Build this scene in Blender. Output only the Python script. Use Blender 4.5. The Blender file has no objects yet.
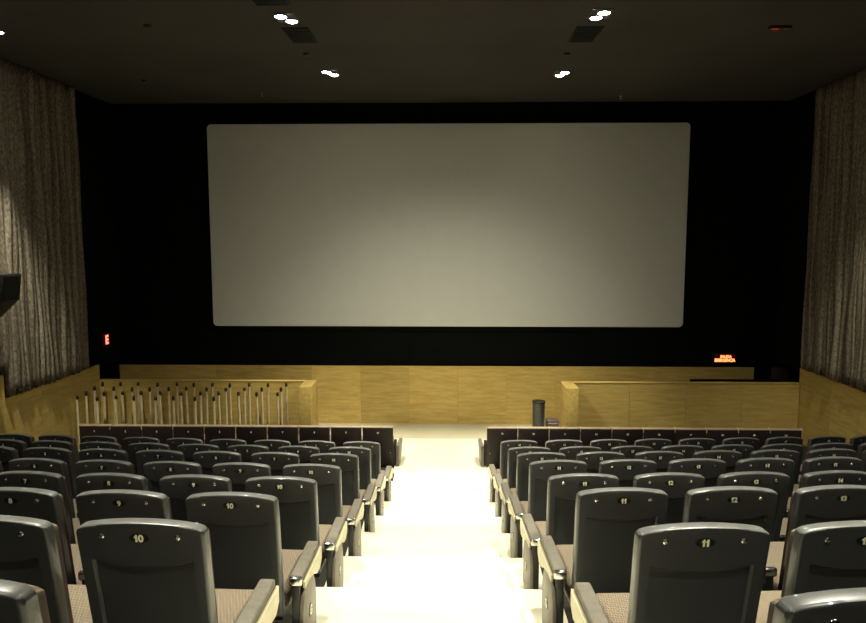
import bpy, bmesh, math, random
from mathutils import Vector, Matrix
random.seed(7)
PI = math.pi
S = bpy.context.scene
C = S.collection

# ---------------------------------------------------------------- camera, world, light, exposure
EYE = 4.57                                   # eye height above the front floor
cam_d = bpy.data.cameras.new('camera'); cam = bpy.data.objects.new('camera', cam_d); C.objects.link(cam)
cam.location = (0, 0, EYE)
cam.rotation_euler = (PI/2 - 0.106, 0, 0.023)
cam_d.sensor_width = 36; cam_d.lens = 690/866*36
cam_d.clip_start = 0.02; cam_d.clip_end = 100
S.camera = cam
S.view_settings.view_transform = 'Standard'
S.view_settings.look = 'None'
S.view_settings.gamma = 1
S.view_settings.use_curve_mapping = False
S.view_settings.exposure = 0.12
W = bpy.data.worlds.new('world'); S.world = W; W.use_nodes = True
W.node_tree.nodes['Background'].inputs[0].default_value = (0.9, 0.95, 0.8, 1)
W.node_tree.nodes['Background'].inputs[1].default_value = 0.0

CEIL = EYE + 3.19
LAMP_COL = (1.0, 0.97, 0.79)
# x, y, then for each of the bulb pair: (watts, cone degrees, aim x, aim y, aim height)
LAMPS = [
    (-2.37, 10.36, (1500, 50, -0.1, 10.2, 0.6), (950, 116, 0.2, 12.4, 0)),
    (2.15, 10.30, (1500, 50, -0.1, 10.2, 0.6), (950, 116, -0.4, 12.4, 0)),
    (-2.30, 13.70, (1500, 44, -0.25, 13.6, 0), (1300, 42, -3.2, 14.5, .5)),
    (2.19, 13.85, (1500, 44, -0.05, 13.7, 0), (1300, 42, 2.8, 14.5, .5)),
    (-2.37, 6.9, (720, 50, -0.12, 6.6, 1.4), (260, 110, -1.8, 7.2, 0)),
    (2.15, 6.9, (720, 50, -0.1, 6.6, 1.4), (360, 110, 1.8, 7.2, 0)),
    (-2.37, 3.5, (480, 60, -0.12, 3.4, 2.3), (650, 110, -2.2, 3.6, 0)),
    (2.15, 3.5, (600, 60, 0.1, 3.4, 2.3), (950, 110, 2.4, 3.6, 0)),
    (-2.37, 0.1, (260, 100, -2.0, 1.5, 2.0), None),
    (2.15, 0.1, (420, 100, 2.2, 1.5, 2.0), None),
    (-7.03, 10.78, (1500, 64, -7.9, 11.7, 1.4), None),
    (6.91, 10.88, (850, 64, 7.7, 12.2, 1.3), None),
    (-6.91, 5.5, (100, 90, -6.6, 5.5, 1.0), None), (6.91, 5.5, (100, 90, 6.6, 5.5, 1.0), None),
]

# ---------------------------------------------------------------- helpers
def tag(o, label=None, cat=None, group=None, kind=None):
    if label: o['label'] = label
    if cat: o['category'] = cat
    if group: o['group'] = group
    if kind: o['kind'] = kind
    return o

def link(name, mesh, parent=None, loc=(0, 0, 0), rot=(0, 0, 0)):
    o = bpy.data.objects.new(name, mesh); C.objects.link(o)
    o.location = loc; o.rotation_euler = rot
    if parent: o.parent = parent
    return o

def empty(name, loc, rz=0):
    o = bpy.data.objects.new(name, None); C.objects.link(o)
    o.location = loc; o.rotation_euler = (0, 0, rz); o.empty_display_size = .1
    return o

def mesh_of(bm, name, mat, smooth=False, angle=None):
    bmesh.ops.recalc_face_normals(bm, faces=bm.faces)
    me = bpy.data.meshes.new(name); bm.to_mesh(me); bm.free()
    for m in (mat if isinstance(mat, (list, tuple)) else [mat]): me.materials.append(m)
    if smooth:
        for p in me.polygons: p.use_smooth = True
        if angle is not None:
            me.set_sharp_from_angle(angle=math.radians(angle))
    return me

def add_box(bm, x0, x1, y0, y1, z0, z1, bev=0, seg=2):
    t = bmesh.new()
    vs = [t.verts.new((x, y, z)) for z in (z0, z1) for y in (y0, y1) for x in (x0, x1)]
    for f in ((0, 2, 3, 1), (4, 5, 7, 6), (0, 1, 5, 4), (2, 6, 7, 3), (0, 4, 6, 2), (1, 3, 7, 5)):
        t.faces.new([vs[i] for i in f])
    if bev: bmesh.ops.bevel(t, geom=t.edges[:], offset=bev, segments=seg, profile=.5, affect='EDGES')
    merge(bm, t); return bm

def merge(bm, t):
    me = bpy.data.meshes.new('tmp'); t.to_mesh(me); t.free(); bm.from_mesh(me); bpy.data.meshes.remove(me)

def box(name, dims, mat, bev=0, seg=2):
    bm = bmesh.new(); add_box(bm, *dims, bev=bev, seg=seg)
    return mesh_of(bm, name, mat, smooth=bev > 0, angle=50)

def prism(bm, pts, x0, x1, bev=0, seg=2, axis='x'):
    """outline pts in (y, z) extruded along x (or (x, z) along y)"""
    t = bmesh.new()
    def P(a, b, c): return (c, a, b) if axis == 'x' else (a, c, b)
    A = [t.verts.new(P(a, b, x0)) for a, b in pts]; B = [t.verts.new(P(a, b, x1)) for a, b in pts]
    n = len(pts); fa = t.faces.new(A); fb = t.faces.new(B[::-1])
    for i in range(n): t.faces.new((A[i], A[(i+1) % n], B[(i+1) % n], B[i]))
    bmesh.ops.recalc_face_normals(t, faces=t.faces)
    if bev:
        ed = list({e for f in (fa, fb) for e in f.edges})
        bmesh.ops.bevel(t, geom=ed, offset=bev, segments=seg, profile=.5, affect='EDGES')
    merge(bm, t)

def disc(bm, c, rx, rz, depth, n=20, axis='y', dome=0):
    """elliptical disc; faces -y (axis y), thickness depth"""
    t = bmesh.new(); rings = []
    prof = [(1, 0), (1, depth*.7), (.9, depth)]
    if dome: prof = [(1, 0), (.98, depth*.35), (.8, depth*.75), (.45, depth*.97)]
    for k, (r, d) in enumerate(prof):
        ring = []
        for i in range(n):
            a = 2*PI*i/n; u, v = math.cos(a)*rx*r, math.sin(a)*rz*r
            if axis == 'y': p = (c[0]+u, c[1]-d, c[2]+v)
            elif axis == 'z': p = (c[0]+u, c[1]+v, c[2]-d)
            else: p = (c[0]+d, c[1]+u, c[2]+v)
            ring.append(t.verts.new(p))
        rings.append(ring)
    for a, b in zip(rings, rings[1:]):
        for i in range(n): t.faces.new((a[i], a[(i+1) % n], b[(i+1) % n], b[i]))
    t.faces.new(rings[0][::-1]); t.faces.new(rings[-1])
    bmesh.ops.recalc_face_normals(t, faces=t.faces)
    merge(bm, t)

def tube(bm, p0, p1, r0, r1, n=10, caps=True):
    t = bmesh.new(); p0 = Vector(p0); p1 = Vector(p1); d = (p1-p0).normalized()
    up = Vector((0, 0, 1)) if abs(d.z) < .9 else Vector((1, 0, 0))
    a = d.cross(up).normalized(); b = d.cross(a)
    R = []
    for p, r in ((p0, r0), (p1, r1)):
        R.append([t.verts.new(p + a*math.cos(2*PI*i/n)*r + b*math.sin(2*PI*i/n)*r) for i in range(n)])
    for i in range(n): t.faces.new((R[0][i], R[0][(i+1) % n], R[1][(i+1) % n], R[1][i]))
    if caps: t.faces.new(R[0][::-1]); t.faces.new(R[1])
    bmesh.ops.recalc_face_normals(t, faces=t.faces)
    merge(bm, t)

def lathe(bm, prof, c=(0, 0, 0), n=16):
    t = bmesh.new(); rings = []
    for r, z in prof:
        rings.append([t.verts.new((c[0]+r*math.cos(2*PI*i/n), c[1]+r*math.sin(2*PI*i/n), c[2]+z)) for i in range(n)])
    for a, b in zip(rings, rings[1:]):
        for i in range(n): t.faces.new((a[i], a[(i+1) % n], b[(i+1) % n], b[i]))
    t.faces.new(rings[0][::-1]); t.faces.new(rings[-1])
    bmesh.ops.recalc_face_normals(t, faces=t.faces)
    merge(bm, t)

_text = {}
def numeral_mesh(num, h, mat, depth=.0015):
    """bold numerals; the figure 1 has a flag"""
    key = ('num', num, h)
    if key in _text: return _text[key]
    bm = bmesh.new(); x = 0; gap = .10*h
    for ch in num:
        if ch == '1':
            w = .42*h
            prism(bm, [(x+.16*h, -h/2), (x+w, -h/2), (x+w, h/2), (x+.20*h, h/2), (x+.14*h, .30*h), (x, .22*h), (x, .06*h), (x+.16*h, .10*h)], -depth, depth, axis='y')
        else:
            t = text_mesh(ch, h, mat, bold=.05, xs=1.0)
            w = t.dimensions_x if hasattr(t, 'dimensions_x') else max(v.co.x for v in t.vertices)-min(v.co.x for v in t.vertices)
            b2 = bmesh.new(); b2.from_mesh(t); bmesh.ops.translate(b2, verts=b2.verts, vec=(x+w/2, 0, 0)); merge(bm, b2)
        x += w + gap
    bmesh.ops.translate(bm, verts=bm.verts, vec=(-(x-gap)/2, 0, 0))
    _text[key] = mesh_of(bm, 'numeral', mat)
    return _text[key]
def text_mesh(txt, h, mat, depth=.0015, bold=.02, xs=1.0):
    """upright lettering in the x-z plane reading towards -y, centred on its origin"""
    key = (txt, h, mat.name, xs)
    if key in _text: return _text[key]
    cu = bpy.data.curves.new('lettering', 'FONT'); cu.body = txt; cu.size = h/0.72
    cu.extrude = depth; cu.offset = bold*h; cu.align_x = 'CENTER'; cu.resolution_u = 3
    o = bpy.data.objects.new('tmp_text', cu); C.objects.link(o)
    dg = bpy.context.evaluated_depsgraph_get(); dg.update()
    me = bpy.data.meshes.new_from_object(o.evaluated_get(dg))
    bpy.data.objects.remove(o); bpy.data.curves.remove(cu)
    me.name = 'lettering'
    me.transform(Matrix.Rotation(PI/2, 4, 'X'))
    xsn = [v.co.x for v in me.vertices]; zsn = [v.co.z for v in me.vertices]
    me.transform(Matrix.Diagonal((xs, 1, 1, 1)) @ Matrix.Translation((-(min(xsn)+max(xsn))/2, 0, -(min(zsn)+max(zsn))/2)))
    me.materials.clear(); me.materials.append(mat)
    _text[key] = me
    return me

# ---------------------------------------------------------------- materials
def mat(name, col, rough=.6, metal=0, spec=.5, var=0, vscale=8, col2=None, bump=0, bscale=80, stretch=(1, 1, 1), detail=4, emis=None, estr=0, coat=0):
    m = bpy.data.materials.new(name); m.use_nodes = True; nt = m.node_tree; b = nt.nodes['Principled BSDF']
    b.inputs['Base Color'].default_value = (*col, 1); b.inputs['Roughness'].default_value = rough
    b.inputs['Metallic'].default_value = metal; b.inputs['Specular IOR Level'].default_value = spec
    b.inputs['Coat Weight'].default_value = coat
    tc = nt.nodes.new('ShaderNodeTexCoord'); mp = nt.nodes.new('ShaderNodeMapping'); mp.inputs['Scale'].default_value = stretch
    nt.links.new(tc.outputs['Object'], mp.inputs['Vector'])
    n = nt.nodes.new('ShaderNodeTexNoise'); n.inputs['Scale'].default_value = vscale; n.inputs['Detail'].default_value = detail
    nt.links.new(mp.outputs[0], n.inputs['Vector'])
    r = nt.nodes.new('ShaderNodeValToRGB')
    c2 = col2 if col2 else tuple(max(0, c*(1-var)) for c in col)
    c1 = col if col2 else tuple(min(1, c*(1+var)) for c in col)
    r.color_ramp.elements[0].position = .3; r.color_ramp.elements[0].color = (*c2, 1)
    r.color_ramp.elements[1].position = .7; r.color_ramp.elements[1].color = (*c1, 1)
    nt.links.new(n.outputs['Fac'], r.inputs['Fac']); nt.links.new(r.outputs['Color'], b.inputs['Base Color'])
    if bump:
        n2 = nt.nodes.new('ShaderNodeTexNoise'); n2.inputs['Scale'].default_value = bscale; n2.inputs['Detail'].default_value = 3
        nt.links.new(mp.outputs[0], n2.inputs['Vector'])
        bp = nt.nodes.new('ShaderNodeBump'); bp.inputs['Strength'].default_value = bump; bp.inputs['Distance'].default_value = .01
        nt.links.new(n2.outputs['Fac'], bp.inputs['Height']); nt.links.new(bp.outputs['Normal'], b.inputs['Normal'])
    if emis:
        b.inputs['Emission Color'].default_value = (*emis, 1); b.inputs['Emission Strength'].default_value = estr
    return m

M = {}
M['shell'] = mat('charcoal_plastic', (.036, .039, .040), rough=.30, spec=.6, coat=.5, var=.12, vscale=5, bump=.25, bscale=420)
M['panel'] = mat('charcoal_plastic_panel', (.024, .026, .027), rough=.5, var=.12, vscale=5, bump=.3, bscale=420)
M['top_sheen'] = mat('grey_plastic_lit_rim', (.125, .125, .115), rough=.33, spec=.6, var=.2, vscale=14, coat=.4)  # highlight from the ceiling lamps on the seat rims, put into the colour
M['plate'] = mat('black_enamel', (.006, .006, .006), rough=.3)
M['digit'] = mat('cream_digits', (.95, .93, .62), rough=.6)
M['chrome'] = mat('chrome', (.75, .75, .73), rough=.18, metal=1)
M['arm'] = mat('armrest_rubber', (.17, .15, .115), rough=.55, var=.15, vscale=30, bump=.3, bscale=300)
M['arm_side'] = mat('cream_lacquer', (.62, .56, .36), rough=.4, var=.06)
M['stand'] = mat('black_steel', (.022, .021, .019), rough=.4, var=.1)
M['endface'] = mat('taupe_laminate', (.17, .15, .11), rough=.4, var=.12, vscale=12)
M['pan'] = mat('black_pan_plastic', (.02, .02, .02), rough=.5)
M['box_back'] = mat('dark_brown_laminate', (.012, .006, .0055), rough=.5, var=.2, vscale=12, bump=.1)
M['ledge'] = mat('pale_brown_edge', (.34, .25, .16), rough=.5, var=.15)
M['carpet'] = mat('dark_grey_brown_carpet', (.035, .032, .024), rough=.95, spec=.1, var=.25, vscale=40, bump=.5, bscale=300)
M['stone'] = mat('cream_stone', (.80, .76, .60), rough=.45, col2=(.74, .69, .51), vscale=2.2, bump=.05, bscale=60, detail=6)
M['stone2'] = mat('cream_stone_border', (.60, .55, .38), rough=.5, col2=(.56, .50, .34), vscale=2.5, bump=.05, bscale=60, detail=6)
M['black'] = mat('black_velvet', (.0045, .0048, .0046), rough=.95, spec=.05, var=.2, vscale=3)
M['ceiling'] = mat('dark_ceiling_paint', (.070, .066, .060), rough=.9, spec=.15, var=.12, vscale=.6, bump=.1, bscale=30)
M['vent'] = mat('dark_grille', (.004, .004, .004), rough=.8)
M['screen'] = mat('projection_cloth', (.66, .66, .60), rough=.85, spec=.2, var=.015, vscale=3, bump=.05, bscale=400)
M['white_edge'] = mat('screen_edge', (.75, .75, .68), rough=.6)
M['dark_plastic'] = mat('dark_plastic', (.012, .012, .012), rough=.45)
M['bin'] = mat('grey_metal_bin', (.09, .095, .10), rough=.35, metal=.5, var=.15, vscale=20)
M['greybox'] = mat('grey_lilac_plastic', (.16, .13, .14), rough=.3, var=.3, vscale=18)
M['post'] = mat('pale_post', (.60, .50, .28), rough=.5, var=.3, vscale=14, stretch=(1, 1, .25))
M['knob'] = mat('dark_knob', (.02, .017, .012), rough=.4)
M['door'] = mat('dark_red_brown_door', (.045, .026, .018), rough=.6, var=.2)
M['rim'] = mat('lamp_rim', (.10, .10, .10), rough=.4)
M['bulb'] = mat('lit_bulb', (1, 1, 1), emis=(1, .98, .88), estr=60)
M['sign_red'] = mat('sign_red', (.05, .0, .0), rough=.3, emis=(.9, .03, .01), estr=.02)
M['sign_text_o'] = mat('sign_text_orange', (.9, .3, .1), emis=(1, .22, .07), estr=3.2)
M['sign_text_r'] = mat('sign_text_red', (.9, .3, .2), emis=(1, .20, .14), estr=2.2)
M['led_r'] = mat('small_red_lens', (.35, .03, .01), rough=.3, emis=(.8, .1, .03), estr=.12)
M['pale'] = mat('pale_metal', (.45, .43, .38), rough=.4, metal=.3)

def fabric(name, c1, c2, scale):
    """woven upholstery: small diamond weave"""
    m = bpy.data.materials.new(name); m.use_nodes = True; nt = m.node_tree; b = nt.nodes['Principled BSDF']
    b.inputs['Roughness'].default_value = .9; b.inputs['Specular IOR Level'].default_value = .15
    tc = nt.nodes.new('ShaderNodeTexCoord'); mp = nt.nodes.new('ShaderNodeMapping'); mp.inputs['Rotation'].default_value = (.3, .2, .78)
    ck = nt.nodes.new('ShaderNodeTexChecker'); ck.inputs['Scale'].default_value = scale
    nt.links.new(tc.outputs['Object'], mp.inputs[0]); nt.links.new(mp.outputs[0], ck.inputs[0])
    ck.inputs['Color1'].default_value = (*c1, 1); ck.inputs['Color2'].default_value = (*c2, 1)
    n = nt.nodes.new('ShaderNodeTexNoise'); n.inputs['Scale'].default_value = 90; nt.links.new(tc.outputs['Object'], n.inputs['Vector'])
    mx = nt.nodes.new('ShaderNodeMixRGB'); mx.blend_type = 'MULTIPLY'; mx.inputs[0].default_value = .5
    nt.links.new(ck.outputs['Color'], mx.inputs[1]); nt.links.new(n.outputs['Color'], mx.inputs[2])
    nt.links.new(mx.outputs[0], b.inputs['Base Color'])
    bp = nt.nodes.new('ShaderNodeBump'); bp.inputs['Strength'].default_value = .4; bp.inputs['Distance'].default_value = .004
    nt.links.new(ck.outputs['Fac'], bp.inputs['Height']); nt.links.new(bp.outputs['Normal'], b.inputs['Normal'])
    return m
M['cushion'] = fabric('beige_woven_upholstery', (.37, .30, .215), (.19, .145, .10), 110)

M['gusset'] = mat('dark_brown_gusset', (.07, .05, .038), rough=.9, spec=.1, var=.15, vscale=40)

def wood(name, axis, c1, c2):
    m = bpy.data.materials.new(name); m.use_nodes = True; nt = m.node_tree; b = nt.nodes['Principled BSDF']
    b.inputs['Roughness'].default_value = .42; b.inputs['Specular IOR Level'].default_value = .3
    tc = nt.nodes.new('ShaderNodeTexCoord'); oi = nt.nodes.new('ShaderNodeObjectInfo')
    ad = nt.nodes.new('ShaderNodeVectorMath'); ad.operation = 'ADD'
    sc = nt.nodes.new('ShaderNodeVectorMath'); sc.operation = 'SCALE'; sc.inputs[3].default_value = 17
    cb = nt.nodes.new('ShaderNodeCombineXYZ')
    for i in range(3): nt.links.new(oi.outputs['Random'], cb.inputs[i])
    nt.links.new(cb.outputs[0], sc.inputs[0]); nt.links.new(tc.outputs['Object'], ad.inputs[0]); nt.links.new(sc.outputs[0], ad.inputs[1])
    mp = nt.nodes.new('ShaderNodeMapping'); mp.inputs['Scale'].default_value = (1.2, 9, 9) if axis == 'x' else (9, 1.2, 9)
    nt.links.new(ad.outputs[0], mp.inputs[0])
    n = nt.nodes.new('ShaderNodeTexNoise'); n.inputs['Scale'].default_value = 1.6; n.inputs['Detail'].default_value = 7; n.inputs['Roughness'].default_value = .62
    nt.links.new(mp.outputs[0], n.inputs['Vector'])
    r = nt.nodes.new('ShaderNodeValToRGB'); r.color_ramp.elements[0].position = .32; r.color_ramp.elements[0].color = (*c2, 1)
    r.color_ramp.elements[1].position = .68; r.color_ramp.elements[1].color = (*c1, 1)
    nt.links.new(n.outputs['Fac'], r.inputs[0])
    hv = nt.nodes.new('ShaderNodeHueSaturation'); mr = nt.nodes.new('ShaderNodeMapRange')
    mr.inputs['To Min'].default_value = .88; mr.inputs['To Max'].default_value = 1.1
    nt.links.new(oi.outputs['Random'], mr.inputs[0]); nt.links.new(mr.outputs[0], hv.inputs['Value'])
    nt.links.new(r.outputs[0], hv.inputs['Color']); nt.links.new(hv.outputs[0], b.inputs['Base Color'])
    bp = nt.nodes.new('ShaderNodeBump'); bp.inputs['Strength'].default_value = .08; bp.inputs['Distance'].default_value = .005
    nt.links.new(n.outputs['Fac'], bp.inputs['Height']); nt.links.new(bp.outputs['Normal'], b.inputs['Normal'])
    return m
M['wood_x'] = wood('honey_wood_x', 'x', (.66, .475, .15), (.48, .325, .085))
M['wood_y'] = wood('honey_wood_y', 'y', (.66, .475, .15), (.48, .325, .085))

def drape_mat():
    m = bpy.data.materials.new('rough_taupe_drape'); m.use_nodes = True; nt = m.node_tree; b = nt.nodes['Principled BSDF']
    b.inputs['Roughness'].default_value = .95; b.inputs['Specular IOR Level'].default_value = .1
    tc = nt.nodes.new('ShaderNodeTexCoord'); mp = nt.nodes.new('ShaderNodeMapping'); mp.inputs['Scale'].default_value = (1, 1, .45)
    nt.links.new(tc.outputs['Object'], mp.inputs[0])
    n = nt.nodes.new('ShaderNodeTexNoise'); n.inputs['Scale'].default_value = 34; n.inputs['Detail'].default_value = 5; n.inputs['Roughness'].default_value = .7
    nt.links.new(mp.outputs[0], n.inputs['Vector'])
    r = nt.nodes.new('ShaderNodeValToRGB')
    r.color_ramp.elements[0].position = .36; r.color_ramp.elements[0].color = (.12, .10, .075, 1)
    r.color_ramp.elements[1].position = .68; r.color_ramp.elements[1].color = (.40, .34, .25, 1)
    nt.links.new(n.outputs['Fac'], r.inputs[0]); nt.links.new(r.outputs[0], b.inputs['Base Color'])
    m2 = nt.nodes.new('ShaderNodeMapping'); m2.inputs['Scale'].default_value = (0, 1, .02)
    nt.links.new(tc.outputs['Object'], m2.inputs[0])
    n3 = nt.nodes.new('ShaderNodeTexNoise'); n3.inputs['Scale'].default_value = 6.5; n3.inputs['Detail'].default_value = 3; n3.inputs['Roughness'].default_value = .6
    nt.links.new(m2.outputs[0], n3.inputs['Vector'])
    r3 = nt.nodes.new('ShaderNodeValToRGB'); r3.color_ramp.elements[0].position = .42; r3.color_ramp.elements[0].color = (.50, .48, .45, 1)  # pleat shading put into the colour as darker upright strips
    r3.color_ramp.elements[1].position = .58; r3.color_ramp.elements[1].color = (1, 1, 1, 1)
    nt.links.new(n3.outputs['Fac'], r3.inputs[0])
    mx = nt.nodes.new('ShaderNodeMixRGB'); mx.blend_type = 'MULTIPLY'; mx.inputs[0].default_value = 1
    nt.links.new(r.outputs[0], mx.inputs[1]); nt.links.new(r3.outputs[0], mx.inputs[2]); nt.links.new(mx.outputs[0], b.inputs['Base Color'])
    bp = nt.nodes.new('ShaderNodeBump'); bp.inputs['Strength'].default_value = .9; bp.inputs['Distance'].default_value = .02
    nt.links.new(n.outputs['Fac'], bp.inputs['Height']); nt.links.new(bp.outputs['Normal'], b.inputs['Normal'])
    return m
M['drape'] = drape_mat()

# ---------------------------------------------------------------- room measures
HX = 7.95                       # right side wall
HL = 8.09                       # left side wall (at x = -HL)
BY = 16.7                       # wall behind the screen
RY = -5.0                       # rear wall
SIDE_END = 15.5                 # timber side walls stop here, an exit passage follows
# rows of seats: depth of the number plate (left block, right block) and its height
ROWS = {0: (1.41, 1.40, 0), 1: (2.487, 2.496, 1.029), 2: (3.555, 3.673, 1.301), 3: (4.624, 4.734, 1.565), 4: (5.687, 5.842, 1.806),
        5: (6.826, 6.909, 2.050), 6: (7.912, 7.959, 2.292), 7: (9.011, 9.117, 2.533)}
NUMZ = {k: EYE - 1.1*v[2] for k, v in ROWS.items()}
NUMZ[0] = EYE - 0.81
NUM_H = 1.05                    # number plate above its own floor
FLOORZ = {k: NUMZ[k] - NUM_H for k in ROWS}
def row_y(side, base, x):
    u = max(0, abs(x) - (1.17 if side == 'L' else .96))
    return base + (.030 if side == 'L' else .049)*u + .0045*u*u
def row_slope(side, x):
    u = max(0, abs(x) - (1.17 if side == 'L' else .96))
    return (.030 if side == 'L' else .049) + .009*u

# ---------------------------------------------------------------- floor: terraces, aisle steps, front floor
AL, AR = -.99, .78              # aisle edges
def nose(base, x):
    s = 'L' if x < 0 else 'R'
    return row_y(s, base, x)
def terrace(y_near, y_far, z, name='floor'):
    """solid slab between two riser lines, carpeted under the seats, stone in the aisle"""
    xs = [-HL-.1, -6.5, -5, -3.5, -2.2, AL, -.3, .3, AR, 2.2, 3.5, 5, 6.5, HX+.1]
    bm = bmesh.new()
    near = [(x, nose(y_near, x)) for x in xs]; far = [(x, nose(y_far, x)) for x in xs]
    def col(pts, zz): return [bm.verts.new((x, y, zz)) for x, y in pts]
    nt_, ft_, nb, fb = col(near, z), col(far, z), col(near, -.3), col(far, -.3)
    for i in range(len(xs)-1):
        mi = 1 if AL-1e-6 <= xs[i] and xs[i+1] <= AR+1e-6 else 0
        for q in ((nt_[i], nt_[i+1], ft_[i+1], ft_[i]), (ft_[i], ft_[i+1], fb[i+1], fb[i]), (nb[i], fb[i], fb[i+1], nb[i+1]), (nt_[i], nb[i], nb[i+1], nt_[i+1])):
            f = bm.faces.new(q); f.material_index = mi
    bm.faces.new((nt_[0], ft_[0], fb[0], nb[0])); bm.faces.new((nt_[-1], nb[-1], fb[-1], ft_[-1]))
    o = link(name, mesh_of(bm, name, [M['carpet'], M['stone']])); tag(o, kind='structure')
    return o
# riser of row k stands right behind the backs of row k+1
risers = {}
for k in range(0, 7): risers[k] = (ROWS[k+1][0] + ROWS[k+1][1])/2 + .0
risers[7] = 10.16
zs = dict(FLOORZ)
zs[8] = zs[7] - .245; zs[9] = zs[8] - .245
risers[8] = 11.26; risers[9] = 12.36
zs[-1] = zs[0] + .27; risers[-1] = .25
zs[-2] = zs[-1] + .2; risers[-2] = -.85
for k in range(-1, 10):
    terrace(risers[k-1], risers[k], zs[k])
bm = bmesh.new(); add_box(bm, -HL-.1, HX+.1, RY-.1, risers[-2], -.3, zs[-2]); add_box(bm, -HL-.1, HX+.1, risers[-2], risers[-2]+.6, -.3, zs[-2])
o = link('floor', mesh_of(bm, 'floor', M['carpet'])); tag(o, kind='structure')
# front floor: carpet beside, stone in the middle
o = link('floor', box('floor', (-HL-.1, HX+.1, 12.3, BY+.1, -.3, -.012), M['carpet'])); tag(o, kind='structure')
o = link('floor', box('floor', (AL-.1, AR+.1, 12.3, 15.42, -.05, 0.0), M['stone'])); tag(o, kind='structure')
o = link('floor', box('floor', (-3.0, AL-.1, 14.75, 15.42, -.05, 0.0), M['stone'])); tag(o, kind='structure')
o = link('floor', box('floor', (AR+.1, 2.55, 14.75, 15.42, -.05, 0.0), M['stone'])); tag(o, kind='structure')
o = link('floor', box('floor', (-3.42, 2.95, 15.424, BY, -.05, 0.0), M['stone2'])); tag(o, kind='structure')
# half-height blocks that split each riser in the aisle
bx0, bx1 = -.68, .47
for k in range(0, 10):
    znext = zs[k+1] if k < 9 else 0
    zt = (zs[k] + znext)/2
    y0 = risers[k]; top = zt
    bm = bmesh.new(); add_box(bm, bx0, bx1, y0 - .02, y0 + .50, znext - .05, top, bev=.006)
    o = link('aisle_step', mesh_of(bm, 'aisle_step', M['stone'], smooth=True, angle=40)); tag(o, kind='structure')

# ---------------------------------------------------------------- walls, ceiling
def wall_root(name, loc=(0, 0, 0)):
    e = empty(name, loc); tag(e, kind='structure'); return e
def struct(name, mesh): return tag(link(name, mesh), kind='structure')
struct('ceiling', box('ceiling', (-HL-.6, HX+.6, RY-.2, BY+.3, CEIL, CEIL+.2), M['ceiling']))
struct('wall_rear', box('wall_rear', (-HL-.6, HX+.6, RY-.3, RY, -.3, CEIL), M['black']))
struct('wall_screen', box('wall_screen', (-HL-.6, HX+.6, BY+.06, BY+.3, -.3, CEIL), M['black']))
WT = EYE - 2.90                  # top of timber side walls
WT2 = EYE - 2.45
STEP_Y = 12.08
# timber panels
def panels_x(root, x0, x1, y0, y1, z0, z1, w=1.22, gap=.003):
    n = max(1, round((x1-x0)/w)); w = (x1-x0)/n
    for i in range(n):
        link('wood_panel', box('wood_panel', (x0+i*w+gap/2, x0+(i+1)*w-gap/2, y0, y1, z0, z1), M['wood_x']), root)
def panels_y(root, x0, x1, y0, y1, z0, z1, w=1.22, gap=.003):
    n = max(1, round((y1-y0)/w)); w = (y1-y0)/n
    for i in range(n):
        link('wood_panel', box('wood_panel', (x0, x1, y0+i*w+gap/2, y0+(i+1)*w-gap/2, z0, z1), M['wood_y']), root)
# band under the screen
WB = EYE - 3.125
r = wall_root('wall_front')
link('backing', box('backing', (-HL-.05, 7.4, BY+.025, BY+.06, 0, WB), M['black']), r)
panels_x(r, -8.17, 7.42, BY, BY+.025, 0, WB)
# side walls
for s, nm in ((-1, 'wall_left'), (1, 'wall_right')):
    r = wall_root(nm)
    a, b = (-HL-.3, -HL) if s < 0 else (HX, HX+.3)
    link('upper_wall', box('upper_wall', (a, b, RY, BY+.1, WT-.1, CEIL), M['black']), r)
    link('lower_wall', box('lower_wall', (a, b, RY, SIDE_END, -.3, WT-.1), M['black']), r)
    c, d = (-HL, -HL+.04) if s < 0 else (HX-.04, HX)
    if s < 0:
        panels_y(r, c, d, STEP_Y, SIDE_END, -.05, WT); panels_y(r, c, d+.02, 3.3, STEP_Y, -.05, WT2)
    else:
        panels_y(r, c, d, 9.0, SIDE_END, -.05, WT)
        panels_y(r, c, d, 3.3, 9.0, -.05, WT2)
    # end of the exit passage behind the low wall
    link('passage_wall', box('passage_wall', ((a-.4, a-.38, SIDE_END, BY+.1, -.3, WT-.1) if s < 0 else (b+.38, b+.4, SIDE_END, BY+.1, -.3, WT-.1)), M['black']), r)
    q = (a-.4, -HL) if s < 0 else (HX, b+.4)
    link('passage_floor', box('passage_floor', (q[0], q[1], SIDE_END, BY+.1, -.3, -.01), M['carpet']), r)

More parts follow.
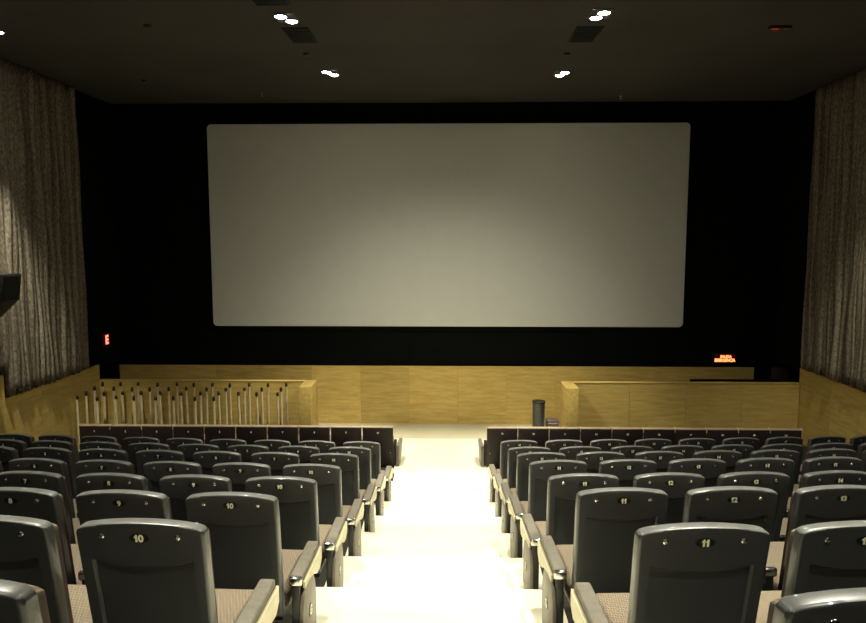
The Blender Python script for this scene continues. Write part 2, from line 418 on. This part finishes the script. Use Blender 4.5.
# ---------------------------------------------------------------- pleated drapes on the side walls
def drape(side, y0, y1, z0, z1):
    bm = bmesh.new(); rnd = random.Random(3 if side < 0 else 9)
    n = int((y1-y0)/.016); ph = []; y = y0
    # irregular pleats
    cuts = [y0]
    while cuts[-1] < y1: cuts.append(cuts[-1] + rnd.uniform(.07, .22))
    amp = [rnd.uniform(.03, .10) for _ in cuts]
    zn = 26
    rows = []
    for j in range(zn+1):
        t = j/zn; z = z0 + (z1-z0)*t; row = []
        for i in range(n+1):
            y = y0 + (y1-y0)*i/n
            yy = y
            k = max(0, min(len(cuts)-2, next((q for q in range(len(cuts)-1) if cuts[q+1] >= yy), 0)))
            f = (yy-cuts[k])/(cuts[k+1]-cuts[k])
            off = amp[k]*abs(math.sin(PI*f))**.8*(1 + .25*math.sin(z*2.3+k)) + rnd.uniform(0, .007)
            x = (HL if side < 0 else HX) - .06 - off
            if j == 0: pass
            row.append(bm.verts.new((side*x, y, z + (rnd.uniform(-.02, .02) if j == 0 else 0))))
        rows.append(row)
    for j in range(zn):
        for i in range(n): bm.faces.new((rows[j][i], rows[j][i+1], rows[j+1][i+1], rows[j+1][i]))
    bmesh.ops.recalc_face_normals(bm, faces=bm.faces)
    bmesh.ops.solidify(bm, geom=bm.faces[:], thickness=.008)
    o = link('wall_drape', mesh_of(bm, 'wall_drape', M['drape'], smooth=True))
    return o
o = drape(-1, STEP_Y+.02, 14.95, WT+.03, CEIL-.02); tag(o, 'rough taupe pleated drape on the left wall between speaker and screen wall', 'drape', 'drapes on the side walls')
o = drape(-1, 7.0, STEP_Y, WT2+.03, CEIL-.02); tag(o, 'rough taupe pleated drape at the left picture edge, behind the speaker', 'drape', 'drapes on the side walls')
o = drape(1, 9.0, 15.35, WT+.03, CEIL-.02); tag(o, 'rough taupe pleated drape hanging on the right side wall', 'drape', 'drapes on the side walls')

# ---------------------------------------------------------------- low timber walls in front of the exits
def low_wall(name, x_out, x_in_pier, x_side, lab):
    """front panel set back, with a pier returning towards the seats beside the aisle"""
    z1 = EYE - 3.245
    root = empty(name, ((x_out+x_side)/2, 15.3, 0)); ox, oy = root.location.x, root.location.y
    a, b = sorted((x_out, x_in_pier)); p, q = sorted((x_in_pier, x_side))
    link('pier', box('pier', (a-ox, b-ox, 14.8-oy, 15.55-oy, 0, z1), M['wood_y'], bev=.006), root)
    n = 4; w = (q-p)/n
    for i in range(n):
        link('wood_panel', box('wood_panel', (p+i*w-ox+.003, p+(i+1)*w-ox-.003, 15.44-oy, 15.46-oy, 0, z1-.02), M['wood_x']), root)
    link('core', box('core', (p-ox, q-ox, 15.46-oy, 15.55-oy, 0, z1-.02), M['wood_x']), root)
    link('top_rail', box('top_rail', (p-ox, q-ox, 15.43-oy, 15.56-oy, z1-.02, z1), M['wood_x'], bev=.003), root)
    return tag(root, lab, 'wall', 'low timber walls before the screen')
low_wall('low_wall', 2.56, 2.83, HX-.05, 'low honey wood wall right of the aisle, closing off the exit before screen')
low_wall('low_wall', -3.02, -3.29, -HL+.05, 'low honey wood wall on the left, standing behind the slender posts')

# ---------------------------------------------------------------- screen
def rrect(w, h, r, n=6):
    pts = []
    for cx, cz, a0 in ((w/2-r, h/2-r, 0), (-w/2+r, h/2-r, 90), (-w/2+r, -h/2+r, 180), (w/2-r, -h/2+r, 270)):
        for i in range(n+1):
            a = math.radians(a0 + 90*i/n); pts.append((cx+r*math.cos(a), cz+r*math.sin(a)))
    return pts
sw, sh = 11.42, 4.83
sc = empty('cinema_screen', (-.06, BY-.02, EYE + .275))
bm = bmesh.new(); prism(bm, rrect(sw, sh, .10), -.02, .03, bev=.008, axis='y')
link('projection_surface', mesh_of(bm, 'projection_surface', M['screen']), sc)
bm = bmesh.new(); prism(bm, rrect(sw+.22, sh+.22, .16), .032, .07, axis='y')
link('black_frame', mesh_of(bm, 'black_frame', M['black']), sc)
tag(sc, 'large blank grey-white cinema screen with rounded corners on the black front wall', 'screen')

# ---------------------------------------------------------------- chairs
def roff(v): return (NUM_H - v)*.17
HW = lambda v: .250 - .010*max(0, (1.0-v))/.6
def vtop(s): return 1.113 - .022*s*s - .004*abs(s)**6 - .018*abs(s)**30
VB = .36
def back_shell():
    us = []
    # columns by signed fraction of half width
    edge = [1, .995, .985, .97, .955, .937, .90, .85]
    inner = [.80, .78]
    mid = [.65, .5, .35, .18, 0]
    pos = edge + inner + mid
    cols = [-p for p in pos] + [p for p in pos[::-1][1:]]
    lower = [0, .04, .3, .6, .9, 1.0]                 # recess rows
    upper = [.06, .2, .45, .7, .86, .92, .955, .98, 1.0]
    bm = bmesh.new(); G = []
    def rt(s): return .915 + .03*(min(1, abs(s)/.8))**2.2
    for j in range(len(lower)+len(upper)):
        row = []
        for s in cols:
            if j < len(lower): v = VB + (rt(s)-VB)*lower[j]
            else: v = rt(s) + (vtop(s)-rt(s))*upper[j-len(lower)]
            u = s*HW(v)
            eu = (1-abs(s))*HW(v); et = vtop(s)-v; R = .013
            w = 0
            e = min(eu, et)
            if e < R: w = R - math.sqrt(max(0, R*R-(R-e)**2))
            if eu < R and et < R:
                dd = math.hypot(R-eu, R-et); w = R - math.sqrt(max(0, R*R - min(R, dd)**2))
            if abs(s) <= .781 and 1 <= j < len(lower): w += .020
            row.append(bm.verts.new((u, roff(v)+w, v)))
        G.append(row)
    nr, nc = len(G), len(cols)
    for j in range(nr-1):
        for i in range(nc-1): bm.faces.new((G[j][i], G[j][i+1], G[j+1][i+1], G[j+1][i]))
    # rim going forward
    rim = [G[j][0] for j in range(nr)] + G[-1][1:] + [G[j][-1] for j in range(nr-2, -1, -1)]
    out = [bm.verts.new((v.co.x, roff(v.co.z)+.052, v.co.z-.001)) for v in rim]
    for i in range(len(rim)-1): bm.faces.new((rim[i], rim[i+1], out[i+1], out[i]))
    bm.faces.new(out)
    bot = list(reversed(G[0]))
    bm.faces.new(G[0] + [out[-1], out[0]])
    for f in bm.faces:                       # lighter grey top edge, overhead highlight put into the colour
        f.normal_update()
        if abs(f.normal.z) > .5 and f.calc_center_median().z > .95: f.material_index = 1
    return mesh_of(bm, 'back_shell', [M['shell'], M['top_sheen']], smooth=True, angle=38)
def back_cushion():
    bm = bmesh.new(); G = []
    cols = [-1, -.99, -.96, -.9, -.8, -.6, -.3, 0, .3, .6, .8, .9, .96, .99, 1]
    rows = [0, .02, .06, .14, .35, .6, .8, .9, .955, .985, 1]
    for t in rows:
        row = []
        for s in cols:
            s2 = s
            vt = vtop(s)-.030; v = VB+.06 + (vt-VB-.06)*t
            u = s2*(HW(v)-.010); e = min((1-abs(s))*HW(v), vt-v, v-VB-.06); R = .05
            w = .120 + .014*math.cos(s*1.3)
            if e < R: w -= R - math.sqrt(max(0, R*R-(R-e)**2))
            row.append(bm.verts.new((u, roff(v)+w, v)))
        G.append(row)
    nr, nc = len(G), len(cols)
    for j in range(nr-1):
        for i in range(nc-1): bm.faces.new((G[j][i], G[j][i+1], G[j+1][i+1], G[j+1][i]))
    rim = [G[j][0] for j in range(nr)] + G[-1][1:] + [G[j][-1] for j in range(nr-2, -1, -1)] + G[0][1:-1][::-1]
    out = [bm.verts.new((v.co.x, roff(v.co.z)+.055, v.co.z)) for v in rim]
    for i in range(len(rim)): bm.faces.new((rim[i], rim[(i+1) % len(rim)], out[(i+1) % len(rim)], out[i]))
    bm.faces.new(out)
    for f in bm.faces:                       # dark gusset on the flanks
        f.normal_update()
        if abs(f.normal.x) > .7: f.material_index = 1
    return mesh_of(bm, 'back_cushion', [M['cushion'], M['gusset']], smooth=True, angle=60)
def soft_box(name, x0, x1, y0, y1, z0, z1, m, bev, tilt=0):
    bm = bmesh.new(); add_box(bm, x0, x1, y0, y1, z0, z1, bev=bev, seg=3)
    for v in bm.verts:
        v.co.z += tilt*(v.co.y-y0) + .012*(1-((v.co.x-(x0+x1)/2)/((x1-x0)/2))**2)*(1 if v.co.z > (z0+z1)/2 else 0)
    return mesh_of(bm, name, m, smooth=True, angle=60)

AX = .3065
K = {}
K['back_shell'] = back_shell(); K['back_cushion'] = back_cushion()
K['seat_cushion'] = soft_box('seat_cushion', -.245, .245, .20, .70, .35, .465, M['cushion'], .035, .05)
bm = bmesh.new(); prism(bm, [(.16, .38), (.18, .30), (.60, .315), (.66, .37), (.22, .36)], -.225, .225, bev=.01); K['seat_pan'] = mesh_of(bm, 'seat_pan', M['pan'], smooth=True, angle=40)
bm = bmesh.new(); disc(bm, (0, 0, 0), .038, .0195, .003, n=24); K['number_plate'] = mesh_of(bm, 'number_plate', M['plate'])
bm = bmesh.new(); disc(bm, (0, 0, 0), .0125, .0125, .008, n=14, dome=1); K['screw'] = mesh_of(bm, 'screw', M['chrome'], smooth=True, angle=60)
# arm unit about x = 0; outward direction given by side sign
bm = bmesh.new(); add_box(bm, -.038, .038, .165, .60, .535, .578, bev=.012, seg=3)
for v in bm.verts: v.co.z += .03*(v.co.y-.165)
K['arm_pad'] = mesh_of(bm, 'arm_pad', M['arm'], smooth=True, angle=60)
bm = bmesh.new(); add_box(bm, -.038, .038, .135, .168, .525, .580, bev=.013, seg=3); K['arm_cap'] = mesh_of(bm, 'arm_cap', M['chrome'], smooth=True, angle=60)
prof_side = [(.17, .540), (.17, .500), (.26, .505), (.38, .480), (.47, .440), (.55, .435), (.60, .475), (.605, .552)]
bm = bmesh.new(); prism(bm, prof_side, -.008, .008, bev=.003); K['arm_side'] = mesh_of(bm, 'arm_side', M['arm_side'], smooth=True, angle=40)
bm = bmesh.new(); prism(bm, [(.15, .53), (.14, .40), (.15, .02), (.14, 0), (.42, 0), (.40, .03), (.33, .22), (.40, .42), (.52, .50), (.52, .54)], -.022, .022, bev=.005); K['standard'] = mesh_of(bm, 'standard', M['stand'], smooth=True, angle=40)
def oval(cy, cz, ry, rz, n=28, p=2.6):
    return [(cy+ry*math.copysign(abs(math.cos(2*PI*i/n))**(2/p), math.cos(2*PI*i/n)), cz+rz*math.copysign(abs(math.sin(2*PI*i/n))**(2/p), math.sin(2*PI*i/n))) for i in range(n)]
bm = bmesh.new(); prism(bm, oval(.295, .255, .165, .25), -.012, .012, bev=.006); K['end_panel'] = mesh_of(bm, 'end_panel', M['endface'], smooth=True, angle=40)
bm = bmesh.new(); disc(bm, (0, 0, 0), .032, .042, .003, n=20, axis='x'); K['row_plate'] = mesh_of(bm, 'row_plate', M['plate'])

ORD = ['first', 'second', 'third', 'fourth', 'fifth', 'sixth', 'seventh', 'eighth', 'ninth', 'tenth', 'eleventh', 'twelfth', 'thirteenth']
def arm_unit(t, sx, out):
    link('arm_pad', K['arm_pad'], t, (sx, 0, 0)); link('arm_cap', K['arm_cap'], t, (sx, 0, 0))['label'] = 'chrome end cap of the armrest'
    link('arm_side', K['arm_side'], t, (sx+out*.044, 0, 0))['label'] = 'cream side of the armrest'
    link('standard', K['standard'], t, (sx, 0, 0))
def make_chair(side, row, idx, x, y, z, num, rz):
    t = empty('cinema_chair', (x, y, z), rz)
    rowname = {0: 'nearest row at bottom edge'}.get(row, ORD[8-row] + ' row from the screen')
    blk = 'left' if side == 'L' else 'right'
    pos = f'{ORD[idx]} {blk} of the aisle' if idx else f'beside the aisle, {blk} side'
    tag(t, f'charcoal cinema seat {num}, {pos}, {rowname}', 'chair', 'cinema seats facing the screen')
    inner = 1 if side == 'L' else -1           # towards the aisle
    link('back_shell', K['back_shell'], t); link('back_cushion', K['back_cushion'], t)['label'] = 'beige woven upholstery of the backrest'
    link('seat_cushion', K['seat_cushion'], t)['label'] = 'beige woven seat cushion'
    link('seat_pan', K['seat_pan'], t)
    p = link('number_plate', K['number_plate'], t, (0, 0, NUM_H)); p.rotation_euler = (math.atan(.17), 0, 0)
    link('numeral', numeral_mesh(str(num), .030, M['digit']), p, (0, -.0035, 0))['label'] = 'cream number ' + str(num)
    for sx in (-.148, .148):
        link('screw', K['screw'], t, (sx, .001, NUM_H+.004))
    arm_unit(t, inner*AX, inner)
    if idx == 9: arm_unit(t, -inner*AX, -inner)
    if idx == 0:
        e = link('end_panel', K['end_panel'], t, (inner*(AX+.034), 0, 0))
        q = link('row_plate', K['row_plate'], e, (inner*.0118, .30, .30))
        if inner < 0: q.rotation_euler = (0, 0, PI)
        lt = link('row_letter', text_mesh('ABCDEFGHI'[8-row], .055, M['digit']), e, (inner*.0155, .30, .30))
        lt.rotation_euler = (0, 0, PI/2*inner)
    return t
def proj(x, y, z):
    yw, pt = .023, .106; X = x*math.cos(yw)+y*math.sin(yw); Z = -x*math.sin(yw)+y*math.cos(yw); h = EYE-z
    zz = Z*math.cos(pt)+h*math.sin(pt)
    return 433 + 690*X/zz if zz > .1 else 1e6
for row in range(0, 8):
    for side in 'LR':
        base = ROWS[row][0 if side == 'L' else 1]
        for idx in range(10):
            x = (-1.173 - .613*idx) if side == 'L' else (.960 + .613*idx)
            y = row_y(side, base, x)
            px = proj(x, y, NUMZ[row])
            if not -150 < px < 1016 + (20 if row else 150): continue   # nothing of it in the photograph
            num = 10-idx if side == 'L' else 11+idx
            sl = row_slope(side, x)
            make_chair(side, row, idx, x, y, FLOORZ[row], num, -sl if side == 'L' else sl)

# front row: box-backed seats
bm = bmesh.new(); add_box(bm, -.303, .303, 0, .05, .02, .795, bev=.004); K['f_back'] = mesh_of(bm, 'box_back', M['box_back'], smooth=True, angle=40)
bm = bmesh.new(); add_box(bm, -.303, .303, .0, .13, .796, .815, bev=.004); K['f_ledge'] = mesh_of(bm, 'top_ledge', M['ledge'], smooth=True, angle=40)
bm = bmesh.new(); add_box(bm, -.27, .27, .05, .16, .38, .79, bev=.03, seg=3); K['f_cush'] = mesh_of(bm, 'back_cushion', M['cushion'], smooth=True, angle=60)
K['f_seat'] = soft_box('seat_cushion', -.27, .27, .17, .66, .34, .45, M['cushion'], .035, .04)
bm = bmesh.new(); add_box(bm, -.25, .25, .17, .60, .0, .335, bev=.01); K['f_base'] = mesh_of(bm, 'plinth', M['box_back'], smooth=True, angle=40)
bm = bmesh.new(); prism(bm, [(.06, 0), (.06, .42), (.52, .42), (.56, .38), (.50, 0)], -.03, .03, bev=.008); K['f_arm'] = mesh_of(bm, 'arm_panel', M['box_back'], smooth=True, angle=40)
bm = bmesh.new(); add_box(bm, -.006, .006, -.006, .10, .74, .832, bev=.002); K['f_trim'] = mesh_of(bm, 'joint_trim', M['arm_side'])
bm = bmesh.new(); prism(bm, [(.05, 0), (.05, .42), (.62, .42), (.66, .38), (.34, 0)], -.035, .035, bev=.012); K['f_end'] = mesh_of(bm, 'end_panel', M['endface'], smooth=True, angle=40)
bm = bmesh.new(); disc(bm, (0, 0, 0), .030, .02, .003, n=20); K['f_plate'] = mesh_of(bm, 'number_plate', M['plate'])
for side in 'LR':
    for idx in range(10):
        x = (-1.41 - .637*idx) if side == 'L' else (1.07 + .62*idx)
        num = 10-idx if side == 'L' else 11+idx
        t = empty('box_backed_chair', (x, 13.42, 0))
        inner = 1 if side == 'L' else -1
        tag(t, f'dark brown box-backed seat {num}, {ORD[idx]} {"left" if side == "L" else "right"} of the aisle, front row', 'chair', 'box-backed seats of the front row')
        link('box_back', K['f_back'], t); link('top_ledge', K['f_ledge'], t)['label'] = 'pale brown top edge'
        link('back_cushion', K['f_cush'], t)['label'] = 'beige back cushion'; link('seat_cushion', K['f_seat'], t)['label'] = 'beige seat cushion'
        link('plinth', K['f_base'], t)
        link('arm_panel', K['f_arm'], t, (inner*.31, 0, 0)); link('joint_trim', K['f_trim'], t, (-inner*.31, 0, 0))['label'] = 'pale trim between two backs'
        p = link('number_plate', K['f_plate'], t, (0, 0, .70)); link('numeral', numeral_mesh(str(num), .036, M['digit']), p, (0, -.0035, 0))
        link('screw', K['screw'], t, (.24*inner, 0, .30))
        if idx == 0: link('end_panel', K['f_end'], t, (inner*.385, 0, 0), (0, 0, -.05*inner))['label'] = 'grey-brown end panel by the aisle'
        if idx == 9: link('arm_panel', K['f_arm'], t, (-inner*.275, 0, 0))

# ---------------------------------------------------------------- slender posts before the left low wall
LN = ['back', 'third', 'second', 'front']
line_y = [15.24, 14.86, 14.48, 14.12]
for li, n in enumerate((11, 11, 11, 8)):
    y = line_y[li]
    for i in range(n):
        x = -7.86 + .418*i + random.uniform(-.02, .02)
        hgt = 1.32 - .014*li - .02*random.random()
        root = empty('slender_post', (x, y, -.012))
        wob = random.uniform(-.02, .02); r0 = random.uniform(.027, .033)
        bm = bmesh.new(); tube(bm, (0, 0, 0.012), (wob, random.uniform(-.015, .015), hgt-.07), r0, r0*.8, n=8)
        link('shaft', mesh_of(bm, 'shaft', M['post'], smooth=True, angle=50), root)
        bm = bmesh.new(); lathe(bm, [(.018, -.01), (.029, .012), (.034, .045), (.028, .085), (.012, .10)], (wob, 0, hgt-.085), n=10)
        link('knob', mesh_of(bm, 'knob', M['knob'], smooth=True), root)['label'] = 'dark knob on the top'
        bm = bmesh.new(); lathe(bm, [(.075, 0), (.07, .012), (.03, .02)], n=14)
        link('foot', mesh_of(bm, 'foot', M['knob'], smooth=True, angle=40), root)
        tag(root, f'slender pale post with dark knob, {ORD[i]} from the left in the {LN[li]} line', 'post', 'slender posts before the left low wall')

# ---------------------------------------------------------------- bin and box near the front
root = empty('waste_bin', (2.14, 16.1, 0))
bm = bmesh.new(); lathe(bm, [(.135, .0), (.142, .03), (.147, .69), (.155, .71), (.155, .725), (.13, .725), (.125, .60)], n=28); link('body', mesh_of(bm, 'body', M['bin'], smooth=True, angle=40), root)
bm = bmesh.new(); lathe(bm, [(.156, .695), (.160, .705), (.160, .725), (.154, .732)], n=28); link('rim', mesh_of(bm, 'rim', M['dark_plastic'], smooth=True, angle=40), root)
tag(root, 'tall dark grey cylindrical waste bin against the wood wall below the screen', 'bin')
root = empty('grey_case', (2.52, 16.5, 0))
bm = bmesh.new(); add_box(bm, -.15, .16, -.12, .12, 0.012, .19, bev=.03, seg=3); link('body', mesh_of(bm, 'body', M['greybox'], smooth=True, angle=40), root)
bm = bmesh.new(); add_box(bm, -.15, .16, -.12, .12, 0, .014, bev=.004); link('base', mesh_of(bm, 'base', M['dark_plastic']), root)
bm = bmesh.new(); add_box(bm, -.11, .15, -.126, -.118, .10, .125, bev=.003); link('shiny_strip', mesh_of(bm, 'shiny_strip', M['chrome']), root)
tag(root, 'small grey rounded case on the floor beside the dark waste bin', 'case')

# ---------------------------------------------------------------- exits: signs, doors
def exit_sign(name, loc, rz, lines, w, h, tm, label):
    root = empty(name, loc, rz)
    bm = bmesh.new(); add_box(bm, -w/2, w/2, 0, .05, -h/2, h/2, bev=.008); link('housing', mesh_of(bm, 'housing', M['dark_plastic'], smooth=True, angle=40), root)
    bm = bmesh.new(); add_box(bm, -w/2+.015, w/2-.015, -.004, 0, -h/2+.015, h/2-.015); link('red_panel', mesh_of(bm, 'red_panel', M['sign_red']), root)['label'] = 'dim red glowing panel'
    for txt, th, dx, dz, xs in lines:
        link('lettering', text_mesh(txt, th, tm, bold=.06, xs=xs), root, (dx, -.008, dz))['label'] = 'glowing lettering'
    tag(root, label, 'sign')
    return root
exit_sign('exit_sign', (6.70, BY-.02, EYE-2.90), 0, [('SALIDA', .062, .02, .045, .95), ('EMERGENCIA', .075, 0, -.045, .78)], .52, .23, M['sign_text_o'],
          'orange glowing emergency exit sign in two lines low on the black wall, right')
exit_sign('exit_sign', (-HL+.06, 15.85, EYE-2.37), PI/2, [('E', .20, 0.02, 0, 1.0)], .34, .30, M['sign_text_r'], 'small red glowing exit sign on the left above the dark passage')
# right end of the back wall: dark brown door and low black slab
r = empty('door_1', (8.03, BY-.03, 0)); tag(r, kind='structure')
link('door_leaf', box('door_leaf', (-.20, .22, 0, .03, 0, WB), M['door'], bev=.004), r)
link('door_handle', box('door_handle', (-.16, -.13, -.05, 0, 1.0, 1.12), M['chrome'], bev=.004), r)
r = empty('door_2', (-HL-.60, 16.1, 0)); tag(r, kind='structure')
link('door_leaf', box('door_leaf', (-.04, 0, -.48, .5, 0, WT-.12), M['black'], bev=.004), r)
struct('black_slab_1', box('black_slab_1', (5.65, 7.7, 15.95, 16.05, 0, EYE-3.28), M['black'], bev=.01))

# ---------------------------------------------------------------- wall speaker on the left
root = empty('wall_speaker', (-HL+.12, 11.2, EYE-.93))
root.rotation_euler = (0, 0, 0)
bm = bmesh.new()
prism(bm, [(-.05, .36), (.79, .34), (.73, -.10), (-.02, -.78)], -.24, .24, bev=.015, axis='y')
link('cabinet', mesh_of(bm, 'cabinet', M['dark_plastic'], smooth=True, angle=40), root)
bm = bmesh.new(); t = bmesh.new()
prism(bm, [(.787, .325), (.795, .31), (.742, -.08), (.73, -.095)], -.22, .22, axis='y')
link('grille', mesh_of(bm, 'grille', M['vent']), root)
bm = bmesh.new(); add_box(bm, -.12, -.03, -.06, .06, -.1, .15); link('bracket', mesh_of(bm, 'bracket', M['dark_plastic']), root)
tag(root, 'black wedge-shaped surround speaker fixed on the left wall drape', 'speaker')

# ---------------------------------------------------------------- ceiling fittings
def lamp_label(x, y):
    if y > 12.5 and abs(x) < 4: return 'lit twin ceiling spotlight nearer the screen, on the ' + ('left' if x < 0 else 'right') + ' of centre'
    if y > 9 and abs(x) < 4: return 'lit twin ceiling spotlight at the top picture edge, ' + ('left' if x < 0 else 'right') + ' of centre'
    side = 'left' if x < 0 else 'right'
    where = 'by the screen' if y > 12.5 else 'above the middle rows' if y > 9 else f'{["behind the camera","over the nearest rows","over the rear middle rows"][0 if y<2 else 1 if y<5 else 2]}'
    return f'lit twin ceiling spotlight {where}, along the {side} ' + ('wall' if abs(x) > 4 else 'side of the aisle')
bm = bmesh.new(); lathe(bm, [(.098, 0), (.098, -.02), (.088, -.024), (.082, -.006)], n=20); K['rim'] = mesh_of(bm, 'rim', M['rim'], smooth=True, angle=40)
bm = bmesh.new(); disc(bm, (0, 0, -.012), .080, .080, .020, n=18, axis='z', dome=1); K['bulb'] = mesh_of(bm, 'bulb', M['bulb'], smooth=True)
bm = bmesh.new(); add_box(bm, -.15, .15, -.22, .22, -.012, 0, bev=.004); K['lplate'] = mesh_of(bm, 'plate', M['rim'])
for x, y, b1, b2 in LAMPS:
    root = empty('ceiling_spotlight', (x, y, CEIL))
    link('plate', K['lplate'], root)
    sg = 1 if x < 0 else -.6
    for (sx, sy), bb in zip(((-.055*sg, -.11), (.055*sg, .11)), (b1, b2)):
        link('lamp_rim', K['rim'], root, (sx, sy, -.01)); link('bulb', K['bulb'], root, (sx, sy, -.012))['label'] = 'bright white lit bulb'
        if not bb: continue
        wt, cone, ax, ay, az = bb
        L = bpy.data.lights.new('spot', 'SPOT'); L.energy = wt; L.spot_size = math.radians(cone); L.spot_blend = 1.0 if cone > 90 else .75
        L.shadow_soft_size = .06; L.color = LAMP_COL
        lo = bpy.data.objects.new('spot_beam', L); C.objects.link(lo); lo.location = (sx, sy, -.07); lo.parent = root
        d = Vector((ax-x, ay-y, az-(CEIL-.07))); lo.rotation_euler = d.to_track_quat('-Z', 'Y').to_euler()
    tag(root, lamp_label(x, y), 'ceiling light', 'twin ceiling spotlights')
for (x, y, w, d, lab) in ((-2.36, 11.25, .42, .80, 'dark square ceiling vent between the two left spotlights'), (2.135, 11.3, .42, .80, 'dark square ceiling vent between the two right spotlights'), (-2.42, 9.55, .5, .55, 'dark ceiling vent cut off by the top picture edge, left of centre')):
    root = empty('ceiling_vent', (x, y, CEIL))
    link('frame', box('frame', (-w/2, w/2, -d/2, d/2, -.015, 0), M['vent'], bev=.005), root)
    for i in range(7):
        yy = -d/2 + d*(i+.5)/7
        link('slat', K.setdefault('slat%g' % w, box('slat', (-w/2+.03, w/2-.03, -.02, .02, -.025, -.014), M['vent'])), root, (0, yy, 0))
    tag(root, lab, 'ceiling vent', 'ceiling vents')
bm = bmesh.new(); lathe(bm, [(.06, 0), (.058, -.02), (.035, -.04)], n=18); K['det'] = mesh_of(bm, 'detector', M['dark_plastic'], smooth=True, angle=40)
for x, y, lab in ((-2.485, 12.35, 'small dark round ceiling detector beyond the left vent'), (2.04, 12.45, 'small dark round ceiling detector beyond the right vent'),
                  (-4.55, 10.7, 'small dark round ceiling detector left of the left spotlights'), (-6.2, 14.3, 'small dark round ceiling detector near the left drape')):
    o = link('ceiling_detector', K['det'], None, (x, y, CEIL)); tag(o, lab, 'detector', 'dark ceiling detectors')
for x, y, lab in ((-4.14, 15.6, 'tiny pale sprinkler in the ceiling above the screen, left part'), (3.87, 16.1, 'tiny pale sprinkler in the ceiling above the screen, right part')):
    root = empty('sprinkler', (x, y, CEIL))
    bm = bmesh.new(); lathe(bm, [(.035, 0), (.03, -.01), (.012, -.012), (.012, -.06)], n=12); link('stem', mesh_of(bm, 'stem', M['pale'], smooth=True, angle=40), root)
    bm = bmesh.new(); lathe(bm, [(.03, -.06), (.03, -.066)], n=12); link('deflector', mesh_of(bm, 'deflector', M['pale']), root)
    tag(root, lab, 'sprinkler', 'ceiling sprinklers')
root = empty('ceiling_sensor', (5.0, 10.95, CEIL))
bm = bmesh.new(); add_box(bm, -.16, .16, -.05, .05, -.04, 0, bev=.008); link('body', mesh_of(bm, 'body', M['dark_plastic'], smooth=True, angle=40), root)
bm = bmesh.new(); disc(bm, (-.07, 0, -.04), .06, .035, .012, n=14, axis='z'); link('red_lens', mesh_of(bm, 'red_lens', M['led_r']), root)['label'] = 'dull red lens'
bm = bmesh.new(); disc(bm, (.09, 0, -.04), .05, .012, .008, n=14, axis='z'); link('pale_lens', mesh_of(bm, 'pale_lens', M['pale']), root)['label'] = 'pale lens'
tag(root, 'small ceiling sensor with a dull red lens at the top right', 'sensor')
